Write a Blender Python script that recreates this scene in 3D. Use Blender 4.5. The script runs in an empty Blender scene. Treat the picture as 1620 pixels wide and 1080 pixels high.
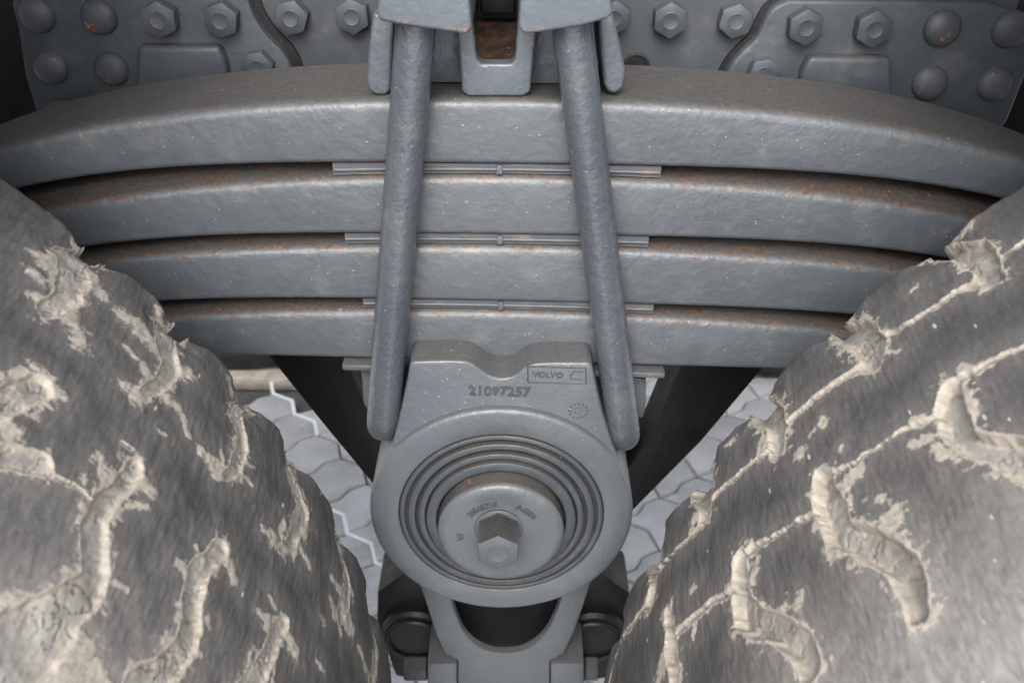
import bpy, bmesh, math, random
import numpy as np
from mathutils import Matrix, Vector

random.seed(7)
scene = bpy.context.scene
COL = scene.collection
R = math.radians

# ------------------------------------------------------------------ camera, world, sun, exposure
CAM_H = 1.178            # camera height above the paving
PITCH, ROLL = 32.0, 0.7  # degrees down, small roll
FPX = 1575.0             # focal length in pixels of the 1620 px photograph (35 mm lens)
cam_d = bpy.data.cameras.new('camera')
cam = bpy.data.objects.new('camera', cam_d)
COL.objects.link(cam)
cam_d.sensor_width = 36.0
cam_d.lens = FPX / 1620 * 36.0
cam_d.clip_start = 0.02
cam_d.clip_end = 300
cam_d.dof.use_dof = True
cam_d.dof.focus_distance = 0.71
cam_d.dof.aperture_fstop = 11.0
cam.matrix_world = (Matrix.Translation((0, 0, CAM_H)) @ Matrix.Rotation(R(90 - PITCH), 4, 'X')
                    @ Matrix.Rotation(R(ROLL), 4, 'Z'))
scene.camera = cam

SUN_EL, SUN_AZ = 46.0, 187.0     # soft hazy sun from behind the camera
w = bpy.data.worlds.new('World')
scene.world = w
w.use_nodes = True
nt = w.node_tree
bg = nt.nodes['Background']
sky = nt.nodes.new('ShaderNodeTexSky')
sky.sky_type = 'NISHITA'
sky.sun_disc = False
sky.sun_elevation = R(SUN_EL)
sky.sun_rotation = R(SUN_AZ)
sky.air_density = 1.0
sky.dust_density = 5.0
sky.ozone_density = 0.6
hsv = nt.nodes.new('ShaderNodeHueSaturation')      # thin white overcast: the blue is mostly veiled
hsv.inputs['Saturation'].default_value = 0.35
nt.links.new(sky.outputs[0], hsv.inputs['Color'])
nt.links.new(hsv.outputs[0], bg.inputs['Color'])
bg.inputs['Strength'].default_value = 0.15
sun_d = bpy.data.lights.new('sun', 'SUN')
sun_d.energy = 0.9
sun_d.angle = R(35)
sun_d.color = (1.0, 0.975, 0.95)
sun = bpy.data.objects.new('sun', sun_d)
COL.objects.link(sun)
# sky azimuth: rotation 0 = +Y, clockwise seen from above
sd = Vector((math.sin(R(SUN_AZ)) * math.cos(R(SUN_EL)), math.cos(R(SUN_AZ)) * math.cos(R(SUN_EL)), math.sin(R(SUN_EL))))
sun.rotation_euler = sd.to_track_quat('Z', 'Y').to_euler()
scene.view_settings.view_transform = 'Standard'
scene.view_settings.look = 'None'
scene.view_settings.exposure = 1.42
scene.view_settings.gamma = 1.0

# ------------------------------------------------------------------ measuring help
def at(px, py, y):
    """point on the vertical plane at depth y that the photograph shows at pixel (px, py)"""
    u0 = (px - 810) / FPX
    v0 = (540 - py) / FPX
    r = R(ROLL)
    u = u0 * math.cos(r) - v0 * math.sin(r)
    v = u0 * math.sin(r) + v0 * math.cos(r)
    p = R(PITCH)
    dy = math.cos(p) + v * math.sin(p)
    dz = -math.sin(p) + v * math.cos(p)
    return Vector((u / dy * y, y, dz / dy * y + CAM_H))

def xz(pts, y):
    return [(at(a, b, y).x, at(a, b, y).z) for a, b in pts]

# ------------------------------------------------------------------ object helpers
def link(o, parent=None):
    COL.objects.link(o)
    if parent is not None:
        o.parent = parent
        o.matrix_parent_inverse = parent.matrix_world.inverted()
    return o

def tag(o, label=None, cat=None, group=None, kind=None):
    if label: o['label'] = label
    if cat: o['category'] = cat
    if group: o['group'] = group
    if kind: o['kind'] = kind
    return o

def thing(name, label, cat, loc=(0, 0, 0), group=None):
    o = bpy.data.objects.new(name, None)
    o.empty_display_size = 0.05
    o.location = loc
    COL.objects.link(o)
    o.matrix_world = Matrix.Translation(loc)
    return tag(o, label, cat, group)

def obj(name, bm, mat, parent=None, angle=35):
    me = bpy.data.meshes.new(name)
    bmesh.ops.recalc_face_normals(bm, faces=bm.faces)
    bm.to_mesh(me)
    bm.free()
    for p in me.polygons:
        p.use_smooth = True
    me.set_sharp_from_angle(angle=R(angle))
    for m in (mat if isinstance(mat, (list, tuple)) else [mat]):
        me.materials.append(m)
    o = bpy.data.objects.new(name, me)
    return link(o, parent)

def grid_obj(name, V, F, mat, parent=None, uv=None, attrs=None):
    me = bpy.data.meshes.new(name)
    V = np.ascontiguousarray(V, np.float32)
    F = np.ascontiguousarray(F, np.int32)
    me.vertices.add(len(V))
    me.vertices.foreach_set('co', V.ravel())
    me.loops.add(F.size)
    me.loops.foreach_set('vertex_index', F.ravel())
    me.polygons.add(len(F))
    me.polygons.foreach_set('loop_start', np.arange(0, F.size, 4, dtype=np.int32))
    me.polygons.foreach_set('use_smooth', np.ones(len(F), bool))
    me.update(calc_edges=True)
    if uv is not None:
        l = me.uv_layers.new(name='tread')
        l.data.foreach_set('uv', np.ascontiguousarray(uv[F.ravel()], np.float32).ravel())
    for k, a in (attrs or {}).items():
        at_ = me.attributes.new(k, 'FLOAT', 'POINT')
        at_.data.foreach_set('value', np.ascontiguousarray(a, np.float32))
    me.materials.append(mat)
    me.validate()
    o = bpy.data.objects.new(name, me)
    return link(o, parent)

def bevel_bm(bm, off, seg=3, min_angle=25, test=None):
    es = []
    for e in bm.edges:
        if len(e.link_faces) == 2 and e.calc_face_angle(0) > R(min_angle):
            if test is None or test(e):
                es.append(e)
    if es:
        bmesh.ops.bevel(bm, geom=es, offset=off, segments=seg, profile=0.5, affect='EDGES', clamp_overlap=True)

def prism(bm, poly, y0, y1, bev=0.0, seg=3, front_only=False):
    """polygon in (x, z), extruded from depth y0 (front) to y1"""
    t = bmesh.new()
    a = [t.verts.new((x, y0, z)) for x, z in poly]
    b = [t.verts.new((x, y1, z)) for x, z in poly]
    n = len(poly)
    t.faces.new(a)
    t.faces.new(b[::-1])
    for i in range(n):
        t.faces.new((a[i], a[(i + 1) % n], b[(i + 1) % n], b[i]))
    bmesh.ops.recalc_face_normals(t, faces=t.faces)
    if bev:
        ym = (y0 + y1) / 2
        bevel_bm(t, bev, seg, test=(lambda e: (e.verts[0].co.y < ym or e.verts[1].co.y < ym)) if front_only else None)
    # concave ngons: triangulate caps
    bmesh.ops.triangulate(t, faces=[f for f in t.faces if len(f.verts) > 4])
    merge(bm, t)

def merge(bm, t):
    me = bpy.data.meshes.new('tmp')
    t.to_mesh(me)
    t.free()
    bm.from_mesh(me)
    bpy.data.meshes.remove(me)

def box(bm, x0, x1, y0, y1, z0, z1, bev=0.0, seg=2):
    prism(bm, [(x0, z0), (x1, z0), (x1, z1), (x0, z1)], y0, y1, bev, seg)

def tube(bm, pts, rad, n=20, caps=True):
    pts = [Vector(p) for p in pts]
    rings = []
    up = Vector((0, 1, 0.01)).normalized()
    for i, p in enumerate(pts):
        d = (pts[min(i + 1, len(pts) - 1)] - pts[max(i - 1, 0)]).normalized()
        s = d.cross(Vector((1, 0, 0)) if abs(d.x) < .8 else Vector((0, 1, 0)))
        s.normalize()
        t = d.cross(s)
        r = rad[i] if isinstance(rad, (list, tuple)) else rad
        rings.append([bm.verts.new(p + r * (math.cos(2 * math.pi * k / n) * s + math.sin(2 * math.pi * k / n) * t)) for k in range(n)])
    for a, b in zip(rings, rings[1:]):
        for k in range(n):
            bm.faces.new((a[k], a[(k + 1) % n], b[(k + 1) % n], b[k]))
    if caps:
        bm.faces.new(rings[0])
        bm.faces.new(rings[-1][::-1])

def lathe(bm, prof, c, n=96, close_in=True, a0=0.0, a1=2 * math.pi):
    """profile of (radius, depth y) turned about the y axis through c = (x, z)"""
    full = abs(a1 - a0 - 2 * math.pi) < 1e-6
    m = n if full else n + 1
    rings = []
    for r, y in prof:
        if r < 1e-6:
            rings.append([bm.verts.new((c[0], y, c[1]))])
        else:
            rings.append([bm.verts.new((c[0] + r * math.cos(a0 + (a1 - a0) * k / n), y, c[1] + r * math.sin(a0 + (a1 - a0) * k / n))) for k in range(m)])
    for a, b in zip(rings, rings[1:]):
        for k in range(n):
            k2 = (k + 1) % m
            if len(a) == 1 and len(b) == 1: continue
            if len(b) == 1: bm.faces.new((a[k], a[k2], b[0]))
            elif len(a) == 1: bm.faces.new((a[0], b[k2], b[k]))
            else: bm.faces.new((a[k], a[k2], b[k2], b[k]))

def hex_bolt(bm, c, y, af, h, rot, flange=0.0, fh=0.0):
    """hexagon head facing the camera side: base at depth y, height h towards -y"""
    x0, z0 = c
    if flange:
        lathe(bm, [(flange, y), (flange, y - fh * .6), (flange - .0012, y - fh), (0, y - fh)], c, 40)
        y -= fh
    rr = af / math.sqrt(3)
    ph = [(x0 + rr * math.cos(rot + math.pi / 3 * k), z0 + rr * math.sin(rot + math.pi / 3 * k)) for k in range(6)]
    prism(bm, ph, y - h, y, af * .045, 2, True)
    ro = af * .28
    lathe(bm, [(ro, y - h + .0004), (ro - .0002, y - h - .0003), (ro - .0007, y - h - .0005), (ro - .0016, y - h - .0001), (0, y - h - .0001)], c, 32)

# ------------------------------------------------------------------ materials
class NT:
    def __init__(s, name):
        s.m = bpy.data.materials.new(name)
        s.m.use_nodes = True
        s.t = s.m.node_tree
        s.b = s.t.nodes['Principled BSDF']
        s.co = s.t.nodes.new('ShaderNodeNewGeometry').outputs['Position']
    def n(s, typ, **kw):
        nd = s.t.nodes.new(typ)
        for k, v in kw.items(): setattr(nd, k, v)
        return nd
    def l(s, a, b): s.t.links.new(a, b)
    def noise(s, scale, detail=4, rough=.55, vec=None, dist=0.0):
        nd = s.n('ShaderNodeTexNoise')
        nd.inputs['Scale'].default_value = scale
        nd.inputs['Detail'].default_value = detail
        nd.inputs['Roughness'].default_value = rough
        nd.inputs['Distortion'].default_value = dist
        s.l(vec if vec is not None else s.co, nd.inputs['Vector'])
        return nd.outputs[0]
    def ramp(s, v, lo, hi, a=0.0, b=1.0):
        nd = s.n('ShaderNodeMapRange', interpolation_type='SMOOTHSTEP')
        s.l(v, nd.inputs[0])
        for i, x in zip((1, 2, 3, 4), (lo, hi, a, b)): nd.inputs[i].default_value = x
        return nd.outputs[0]
    def math(s, op, a, b=None):
        nd = s.n('ShaderNodeMath', operation=op)
        for i, x in ((0, a), (1, b)):
            if x is None: continue
            if isinstance(x, (int, float)): nd.inputs[i].default_value = x
            else: s.l(x, nd.inputs[i])
        return nd.outputs[0]
    def mix(s, f, a, b):
        nd = s.n('ShaderNodeMix', data_type='RGBA')
        if isinstance(f, (int, float)): nd.inputs['Factor'].default_value = f
        else: s.l(f, nd.inputs['Factor'])
        for k, x in ((6, a), (7, b)):
            if isinstance(x, tuple): nd.inputs[k].default_value = (*x, 1)
            else: s.l(x, nd.inputs[k])
        return nd.outputs[2]
    def vor(s, scale, vec=None, feature='F1'):
        nd = s.n('ShaderNodeTexVoronoi', feature=feature)
        nd.inputs['Scale'].default_value = scale
        s.l(vec if vec is not None else s.co, nd.inputs['Vector'])
        return nd
    def sep(s, v):
        nd = s.n('ShaderNodeSeparateXYZ'); s.l(v, nd.inputs[0]); return nd.outputs
    def normal_z(s):
        g = s.n('ShaderNodeNewGeometry')
        return s.sep(g.outputs['True Normal'])[2]
    def smooth_nz(s):
        g = s.n('ShaderNodeNewGeometry')
        return s.sep(g.outputs['Normal'])[2]
    def scale_vec(s, v, sc, rot=0.0):
        nd = s.n('ShaderNodeMapping')
        s.l(v, nd.inputs[0]); nd.inputs['Scale'].default_value = sc
        nd.inputs['Rotation'].default_value = (0, 0, rot)
        return nd.outputs[0]
    def bump(s, hgt, dist, strength=1.0, prev=None):
        nd = s.n('ShaderNodeBump')
        nd.inputs['Distance'].default_value = dist
        nd.inputs['Strength'].default_value = strength
        s.l(hgt, nd.inputs['Height'])
        if prev is not None: s.l(prev, nd.inputs['Normal'])
        return nd.outputs[0]
    def out(s, col, rough, normal=None, spec=0.5, metal=0.0):
        if isinstance(col, tuple): s.b.inputs['Base Color'].default_value = (*col, 1)
        else: s.l(col, s.b.inputs['Base Color'])
        if isinstance(rough, (int, float)): s.b.inputs['Roughness'].default_value = rough
        else: s.l(rough, s.b.inputs['Roughness'])
        s.b.inputs['Specular IOR Level'].default_value = spec
        s.b.inputs['Metallic'].default_value = metal
        if normal is not None: s.l(normal, s.b.inputs['Normal'])
        return s.m

def paint(name, base=(.071, .079, .089), lump=1.0, rust=0.0, dirt_top=0.8, specks=.5, rough=.42, rust_up=0.0, lump_scale=1.0, coat=.15, edge_rust=0.0, film=.28, dirt_mul=1.0):
    """thick brushed chassis paint over castings, dust on what faces up, rust where it has broken through"""
    t = NT(name)
    big = t.noise(9, 3)
    mid = t.noise(60, 5, .6)
    fine = t.noise(420, 3)
    c = t.mix(t.ramp(big, .35, .65), tuple(x * .92 for x in base), tuple(x * 1.07 for x in base))
    c = t.mix(t.math('MULTIPLY', t.ramp(mid, .52, .72), .35), c, tuple(x * 1.25 for x in base))
    # thin dusty film in soft patches
    film = t.math('MULTIPLY', t.ramp(t.noise(26, 6, .65), .5, .75), film)
    c = t.mix(film, c, (.16, .16, .155))
    up = t.ramp(t.smooth_nz(), .45, .92)
    dn = t.math('MULTIPLY', up, t.ramp(t.noise(240, 6, .7), .25, .6, .8, 1.0))
    dn = t.math('MULTIPLY', dn, dirt_top)
    dcol = t.mix(t.ramp(t.noise(330, 6, .75), .3, .75), tuple(x * dirt_mul for x in (.026, .0238, .0225)), tuple(x * dirt_mul for x in (.060, .0545, .049)))
    c = t.mix(dn, c, dcol)
    if rust_up:
        rm = t.ramp(t.noise(170, 7, .74, vec=t.scale_vec(t.co, (.5, 1.2, 1.2))), .50, .60)
        rm = t.math('MULTIPLY', t.math('MULTIPLY', rm, t.ramp(t.smooth_nz(), .1, .7)), rust_up)
        c = t.mix(rm, c, t.mix(t.ramp(fine, .4, .65), (.045, .021, .010), (.125, .056, .025)))
    # small light and tan specks
    v = t.vor(150)
    sz = t.ramp(t.sep(v.outputs['Color'])[0], .95, 1.0, 0, .07)
    sp = t.math('LESS_THAN', v.outputs['Distance'], sz)
    clus = t.ramp(t.noise(11, 4, .6), .46, .62)
    c = t.mix(t.math('MULTIPLY', t.math('MULTIPLY', sp, clus), .9 * specks), c, (.50, .46, .38))
    v2 = t.vor(420)
    sz2 = t.ramp(t.sep(v2.outputs['Color'])[1], .95, 1.0, 0, .22)
    c = t.mix(t.math('MULTIPLY', t.math('LESS_THAN', v2.outputs['Distance'], sz2), .75 * specks), c, (.55, .54, .52))
    if rust:
        rm = t.ramp(t.noise(38, 8, .7), .70 - .16 * rust, .76 - .16 * rust)
        c = t.mix(t.math('MULTIPLY', rm, .85), c, t.mix(t.ramp(fine, .4, .65), (.09, .03, .012), (.32, .13, .055)))
    if edge_rust:
        bv = t.n('ShaderNodeBevel', samples=6)
        bv.inputs['Radius'].default_value = .005
        g = t.n('ShaderNodeNewGeometry')
        dp = t.n('ShaderNodeVectorMath', operation='DOT_PRODUCT')
        t.l(bv.outputs[0], dp.inputs[0]); t.l(g.outputs['True Normal'], dp.inputs[1])
        em = t.ramp(dp.outputs['Value'], .985, .90)
        em = t.math('MULTIPLY', em, t.ramp(t.noise(55, 7, .7), .54, .62))
        c = t.mix(t.math('MULTIPLY', em, edge_rust), c, t.mix(t.ramp(fine, .4, .62), (.13, .045, .016), (.40, .19, .10)))
    rgh = t.math('ADD', t.ramp(mid, .3, .7, rough - .05, rough + .08), t.math('MULTIPLY', dn, .35))
    n = t.bump(t.noise(40 * lump_scale, 1, .5), .0016 * lump, .5)
    n = t.bump(t.noise(150 * lump_scale, 2, .5), .0013 * lump, .8, n)
    n = t.bump(t.noise(420 * lump_scale, 2, .6), .0004 * lump, .6, n)
    pit = t.vor(210)
    n = t.bump(t.ramp(pit.outputs['Distance'], .05, .22), .0004 * lump, .35, n)
    m = t.out(c, rgh, n, .5)
    t.b.inputs['Coat Weight'].default_value = coat
    t.b.inputs['Coat Roughness'].default_value = .25
    t.l(n, t.b.inputs['Coat Normal'])
    return m

M = {}
M['paint'] = paint('chassis_paint', rust=.12)
M['leaf'] = paint('leaf_paint', lump=.75, rust=.0, rust_up=.9, dirt_top=.95, rough=.45, coat=.08)
M['leaf_top'] = paint('top_leaf_paint', lump=.75, rust=.0, dirt_top=.95, rough=.45, coat=.08)
M['ubolt'] = paint('u_bolt_paint', base=(.058, .066, .077), lump=.8, lump_scale=1.35, rust=.15, rough=.30, dirt_top=.3, coat=.45)
M['clamp'] = paint('clamp_paint', base=(.074, .087, .103), lump=.7, rust=.25, dirt_top=.25, rough=.31, edge_rust=.9)
M['hub'] = paint('hub_paint', base=(.074, .085, .097), lump=.45, rust=.10, dirt_top=.7, lump_scale=1.6, coat=.25)
M['seal'] = paint('seal_ring_paint', base=(.044, .050, .058), lump=.35, rust=.08, dirt_top=.97, lump_scale=1.6, coat=.1, dirt_mul=.7)
M['bed_black'] = paint('dark_seal_bed', base=(.020, .020, .021), lump=1.0, rust=.1, dirt_top=0, specks=.4, rough=.8, coat=0)  # near-black bed that shows between the seal rings
M['bolt_dirty'] = paint('dirty_bolt_paint', base=(.066, .073, .082), lump=.5, rust=.15, dirt_top=1.0, lump_scale=1.6, coat=.0, dirt_mul=.45)
M['plate'] = paint('frame_paint', base=(.038, .045, .054), lump=.35, rust=.15, dirt_top=.3, coat=.02, rough=.52)
M['web'] = paint('web_paint', base=(.040, .046, .054), lump=.25, rust=.05, dirt_top=.3, coat=.02, rough=.52)
M['rivet'] = paint('rivet_paint', base=(.038, .043, .050), lump=.6, rust=.80, dirt_top=.3, coat=.0, rough=.6)
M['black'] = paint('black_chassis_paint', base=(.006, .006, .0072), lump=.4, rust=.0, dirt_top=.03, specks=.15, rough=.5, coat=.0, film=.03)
M['dark_metal'] = paint('dark_metal', base=(.035, .037, .042), lump=.8, rust=.25, dirt_top=.4, specks=.5, coat=.1)

def rusty():
    t = NT('rusty_metal')
    a = t.noise(60, 8, .7, vec=t.scale_vec(t.co, (1, .6, 3)))
    c = t.mix(t.ramp(a, .40, .62), (.016, .012, .010), (.060, .026, .013))
    c = t.mix(t.ramp(t.noise(200, 5, .7), .58, .7), c, (.15, .12, .095))
    return t.out(c, .85, t.bump(a, .002, .8), .2)
M['rust'] = rusty()
M['cap_rim'] = paint('rusty_cap_rim', base=(.045, .040, .038), lump=.4, rust=.55, dirt_top=.5, coat=0, rough=.6)

def shim():
    t = NT('shim_paint')
    c = t.mix(t.ramp(t.noise(90, 6, .7, vec=t.scale_vec(t.co, (.35, 1, 2))), .50, .66), (.060, .068, .078), (.13, .108, .086))
    c = t.mix(t.ramp(t.noise(120, 5, .7, vec=t.scale_vec(t.co, (.4, 1, 2))), .62, .70), c, (.17, .07, .03))
    return t.out(c, .55, t.bump(t.noise(200, 4), .0006, .6))
M['shim'] = shim()

def rubber():
    t = NT('worn_rubber')
    uvn = t.n('ShaderNodeUVMap', uv_map='tread')
    uv = uvn.outputs[0]
    st = t.noise(1, 5, .65, vec=t.scale_vec(uv, (1900, 560, 1)))
    st2 = t.noise(1, 4, .6, vec=t.scale_vec(uv, (2600, 480, 1)))
    cl = t.noise(1, 6, .62, vec=t.scale_vec(uv, (42, 42, 1)))
    c = t.mix(t.ramp(cl, .28, .74), (.029, .0288, .0297), (.041, .0405, .0412))
    c = t.mix(t.math('MULTIPLY', t.ramp(st, .46, .74), .24), c, (.085, .083, .083))
    c = t.mix(t.math('MULTIPLY', t.ramp(st, .44, .30), .22), c, (.011, .011, .012))
    c = t.mix(t.math('MULTIPLY', t.ramp(st2, .55, .78), .32), c, (.145, .140, .136))
    gr = t.noise(1, 3, .6, vec=t.scale_vec(uv, (1500, 900, 1)))
    c = t.mix(t.math('MULTIPLY', t.ramp(gr, .52, .72), .4), c, (.13, .126, .122))
    c = t.mix(t.math('MULTIPLY', t.ramp(gr, .46, .30), .35), c, (.010, .010, .011))
    # dust film, heavier towards the outer shoulder and near the grooves
    a = t.n('ShaderNodeAttribute', attribute_name='dust').outputs['Fac']
    f = t.math('MULTIPLY', a, t.ramp(t.noise(1, 7, .68, vec=t.scale_vec(uv, (420, 150, 1))), .34, .68, .62, 1.0))
    c = t.mix(f, c, (.250, .240, .226))
    # mud rubbed thinly over the rubber, with torn streaky edges
    sm = t.n('ShaderNodeAttribute', attribute_name='smear').outputs['Fac']
    e1 = t.noise(1, 6, .72, vec=t.scale_vec(uv, (230, 330, 1)))
    e2 = t.noise(1, 4, .7, vec=t.scale_vec(uv, (900, 260, 1)))
    ed = t.math('ADD', t.math('MULTIPLY', t.math('SUBTRACT', e1, .5), 2.6), t.math('MULTIPLY', t.math('SUBTRACT', e2, .5), 1.5))
    smk = t.math('ADD', sm, t.math('MULTIPLY', ed, .75))
    sf = t.math('MULTIPLY', t.ramp(smk, -.08, .40), .93)
    mc = t.mix(t.ramp(e1, .35, .65), (.236, .214, .182), (.345, .315, .272))
    mc = t.mix(t.math('MULTIPLY', t.ramp(e2, .55, .75), .4), mc, (.17, .148, .122))
    c = t.mix(sf, c, mc)
    v = t.vor(1, vec=t.scale_vec(uv, (260, 90, 1)))
    sz = t.ramp(t.sep(v.outputs['Color'])[0], .93, 1.0, 0, .24)
    c = t.mix(t.math('MULTIPLY', t.math('LESS_THAN', v.outputs['Distance'], sz), .7), c, (.42, .40, .38))
    h = t.math('ADD', t.math('MULTIPLY', st, .7), t.math('MULTIPLY', t.noise(1, 5, .7, vec=t.scale_vec(uv, (420, 300, 1))), .5))
    n = t.bump(h, .0007, .65)
    n = t.bump(t.math('ADD', sf, t.math('MULTIPLY', t.math('MULTIPLY', e1, sf), .8)), 0.0004, .7, n)
    return t.out(c, t.ramp(sf, 0, .6, .72, .95), n, .25)
M['rubber'] = rubber()

def mud():
    t = NT('dried_mud')
    a = t.noise(55, 7, .68)
    b = t.noise(300, 5, .7)
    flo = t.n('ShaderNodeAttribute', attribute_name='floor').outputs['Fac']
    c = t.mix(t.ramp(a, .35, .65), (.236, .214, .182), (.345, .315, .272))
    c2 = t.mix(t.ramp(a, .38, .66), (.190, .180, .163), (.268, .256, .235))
    c = t.mix(flo, c, c2)  # damp grey groove floors, darkened further with painted shade for depth
    c = t.mix(t.math('MULTIPLY', t.ramp(b, .55, .75), .35), c, (.16, .138, .112))
    wob = t.n('ShaderNodeVectorMath', operation='ADD')
    nv = t.n('ShaderNodeTexNoise'); nv.inputs['Scale'].default_value = 70; t.l(t.co, nv.inputs['Vector'])
    sv = t.n('ShaderNodeVectorMath', operation='SCALE'); t.l(nv.outputs['Color'], sv.inputs[0]); sv.inputs['Scale'].default_value = .012
    t.l(t.co, wob.inputs[0]); t.l(sv.outputs[0], wob.inputs[1])
    cr = t.vor(34, feature='DISTANCE_TO_EDGE', vec=wob.outputs[0])
    crk = t.math('MULTIPLY', t.ramp(cr.outputs['Distance'], .022, .006), t.ramp(t.noise(16, 3), .62, .68))
    c = t.mix(t.math('MULTIPLY', crk, .5), c, (.055, .048, .042))
    n = t.bump(b, .0012, .7)
    n = t.bump(t.noise(110, 6, .7), .0010, .5, n)
    return t.out(c, .97, n, .05)
M['mud'] = mud()

def paver(name, k):
    t = NT(name)
    a = t.noise(14, 6, .6)
    c = t.mix(t.ramp(a, .3, .7), tuple(x * k for x in (.42, .425, .43)), tuple(x * k for x in (.54, .545, .55)))
    c = t.mix(t.math('MULTIPLY', t.ramp(t.noise(5, 6, .7, dist=.6), .52, .68), .5), c, (.27, .255, .235))
    c = t.mix(t.math('MULTIPLY', t.ramp(t.noise(240, 4, .7), .5, .7), .5), c, (.27, .27, .27))
    return t.out(c, .9, t.bump(t.noise(260, 4, .7), .0012, .6), .2)
M['paver'] = paver('paver_concrete', 1.0)
M['paver2'] = paver('paver_concrete_worn', .88)
def plain(name, c, r=.9, k=.25, sc=40):
    t = NT(name)
    cc = t.mix(t.ramp(t.noise(sc, 6, .65), .3, .7), tuple(x * (1 - k) for x in c), tuple(min(1, x * (1 + k)) for x in c))
    return t.out(cc, r, t.bump(t.noise(sc * 5, 4, .6), .0015, .5), .2)
M['joint'] = plain('pale_joint_sand', (.78, .80, .80), .9, .08)
M['bed'] = plain('dark_joint_bed', (.10, .10, .10), .95)
M['kerb'] = plain('kerb_concrete', (.42, .38, .32))
M['tyre_side'] = plain('sidewall_rubber', (.045, .044, .044), .8, .3)
M['foundry'] = paint('raised_letter_paint', base=(.040, .045, .050), lump=.2, dirt_top=.8, rough=.5)
# ================================================================== LARGE STRUCTURE: the paving
DECK_Y = .30
def tri(s, P, amp):
    k = (s / P) % 1.0
    pts = [(0, 0), (.515, 1), (1, 0)]
    return amp * (k / .515 if k < .515 else (1 - k) / .485)
E1 = Vector((.637, -.771)); E2 = Vector((.771, .637))
PO = Vector((-.490, 1.676))
PP, PT, PA = .0903, .097, .0186
PLIM_Y = 1.712
def ploc(s, t, z): 
    p = PO + E1 * s + E2 * t
    return Vector((p.x, p.y, z))
ground_bm = bmesh.new()
vs = [ground_bm.verts.new(v) for v in ((-60, -60, -.030), (60, -60, -.030), (60, 60, -.030), (-60, 60, -.030))]
ground_bm.faces.new(vs)
vs = [ground_bm.verts.new(v) for v in ((-2.05, -.75, -.0285), (2.05, -.75, -.0285), (2.05, PLIM_Y + .01, -.0285), (-2.05, PLIM_Y + .01, -.0285))]
ground_bm.faces.new(vs)
pavement = obj('pavement', ground_bm, [M['paver'], M['bed']])
pavement.data.polygons[1].material_index = 1
tag(pavement, kind='structure')
GAP = .0028
def paver_outline(i, j):
    g = GAP / 2
    s0, s1 = i * PP + g, (i + 1) * PP - g
    def row(k, sgn):
        out = []
        for q in (0, .515, 1):
            s = i * PP + q * PP
            s = min(max(s, s0), s1)
            out.append((s, k * PT + tri(i * PP + q * PP if q < 1 else i * PP + .999999 * PP, PP, PA) * (1 if q == .515 else 0) + sgn * g * 1.4))
        return out
    a, b = row(j, 1), row(j + 1, -1)
    zz = .012
    right = [(s1 + zz * (1 if k == 0 else -1) * .5, j * PT + PT * f) for k, f in enumerate((.35, .65))]
    left = [(s0 + zz * (1 if k == 0 else -1) * .5, j * PT + PT * f) for k, f in enumerate((.35, .65))]
    return a + right + b[::-1] + left[::-1]
def paver_bm(bm, i, j, z):
    t = bmesh.new()
    o = paver_outline(i, j)
    top = [t.verts.new(ploc(s, u, z)) for s, u in o]
    c = sum((v.co for v in top), Vector()) / len(top)
    bot = [t.verts.new((v.co.x, v.co.y, -.026)) for v in top]
    inn = [t.verts.new((v.co.x + (c.x - v.co.x) * .07, v.co.y + (c.y - v.co.y) * .07, z)) for v in top]
    for v in top: v.co.z = z - .0035
    n = len(o)
    t.faces.new(inn)
    for k in range(n):
        t.faces.new((top[k], top[(k + 1) % n], inn[(k + 1) % n], inn[k]))
        t.faces.new((bot[k], bot[(k + 1) % n], top[(k + 1) % n], top[k]))
    merge(bm, t)
near, far_bm = [], bmesh.new()
for i in range(-22, 30):
    for j in range(-26, 26):
        c = ploc((i + .5) * PP, (j + .5) * PT, 0)
        if c.y > (PLIM_Y - .055 if c.x < -.06 else 2.6): continue
        z = random.uniform(-.0025, .0015)
        if -.78 < c.x < .62 and 1.02 < c.y < 1.9:
            near.append((i, j, z))
        elif -1.9 < c.x < 1.9 and c.y > -.6:
            paver_bm(far_bm, i, j, z)
for i, j, z in near[:300]:
    bm = bmesh.new()
    paver_bm(bm, i, j, z)
    obj('paver', bm, M['paver'] if random.random() < .6 else M['paver2'], pavement, 50)
tag(obj('outer_paving', far_bm, M['paver'], pavement, 50), kind='stuff')
def zigzag_joint(row, s0, s1):
    bm = bmesh.new()
    pts = []
    n = int(math.floor(s0 / PP)) - 1
    for k in range(n, n + 60):
        for q in (0, .515):
            s = (k + q) * PP
            if s0 - 1e-6 <= s <= s1 + 1e-6: pts.append((s, row * PT + (PA if q else 0)))
    h = .0036
    L = []
    for k, (s, u) in enumerate(pts):
        a = ploc(s, u - h, -.0015); b = ploc(s, u + h, -.0015)
        L.append((bm.verts.new(a), bm.verts.new(b), bm.verts.new((b.x, b.y, -.028)), bm.verts.new((a.x, a.y, -.028))))
    for p, q in zip(L, L[1:]):
        for m in range(4):
            bm.faces.new((p[m], q[m], q[(m + 1) % 4], p[(m + 1) % 4]))
    return obj('joint_sand', bm, M['joint'], pavement, 60)
zigzag_joint(0, -.05, .19)
zigzag_joint(-1, .30, .70)
# a concrete kerb strip beyond the paving
bm = bmesh.new()
box(bm, -4, -.12, PLIM_Y + .004, PLIM_Y + .19, -.025, .006, .006)
tag(obj('kerb', bm, M['kerb']), kind='structure')
bm = bmesh.new()
vs = [bm.verts.new(v) for v in ((-60, PLIM_Y + .19, -.012), (60, PLIM_Y + .19, -.012), (60, 60, -.012), (-60, 60, -.012))]
bm.faces.new(vs)
tag(obj('yard_ground', bm, M['kerb']), kind='structure')

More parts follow.
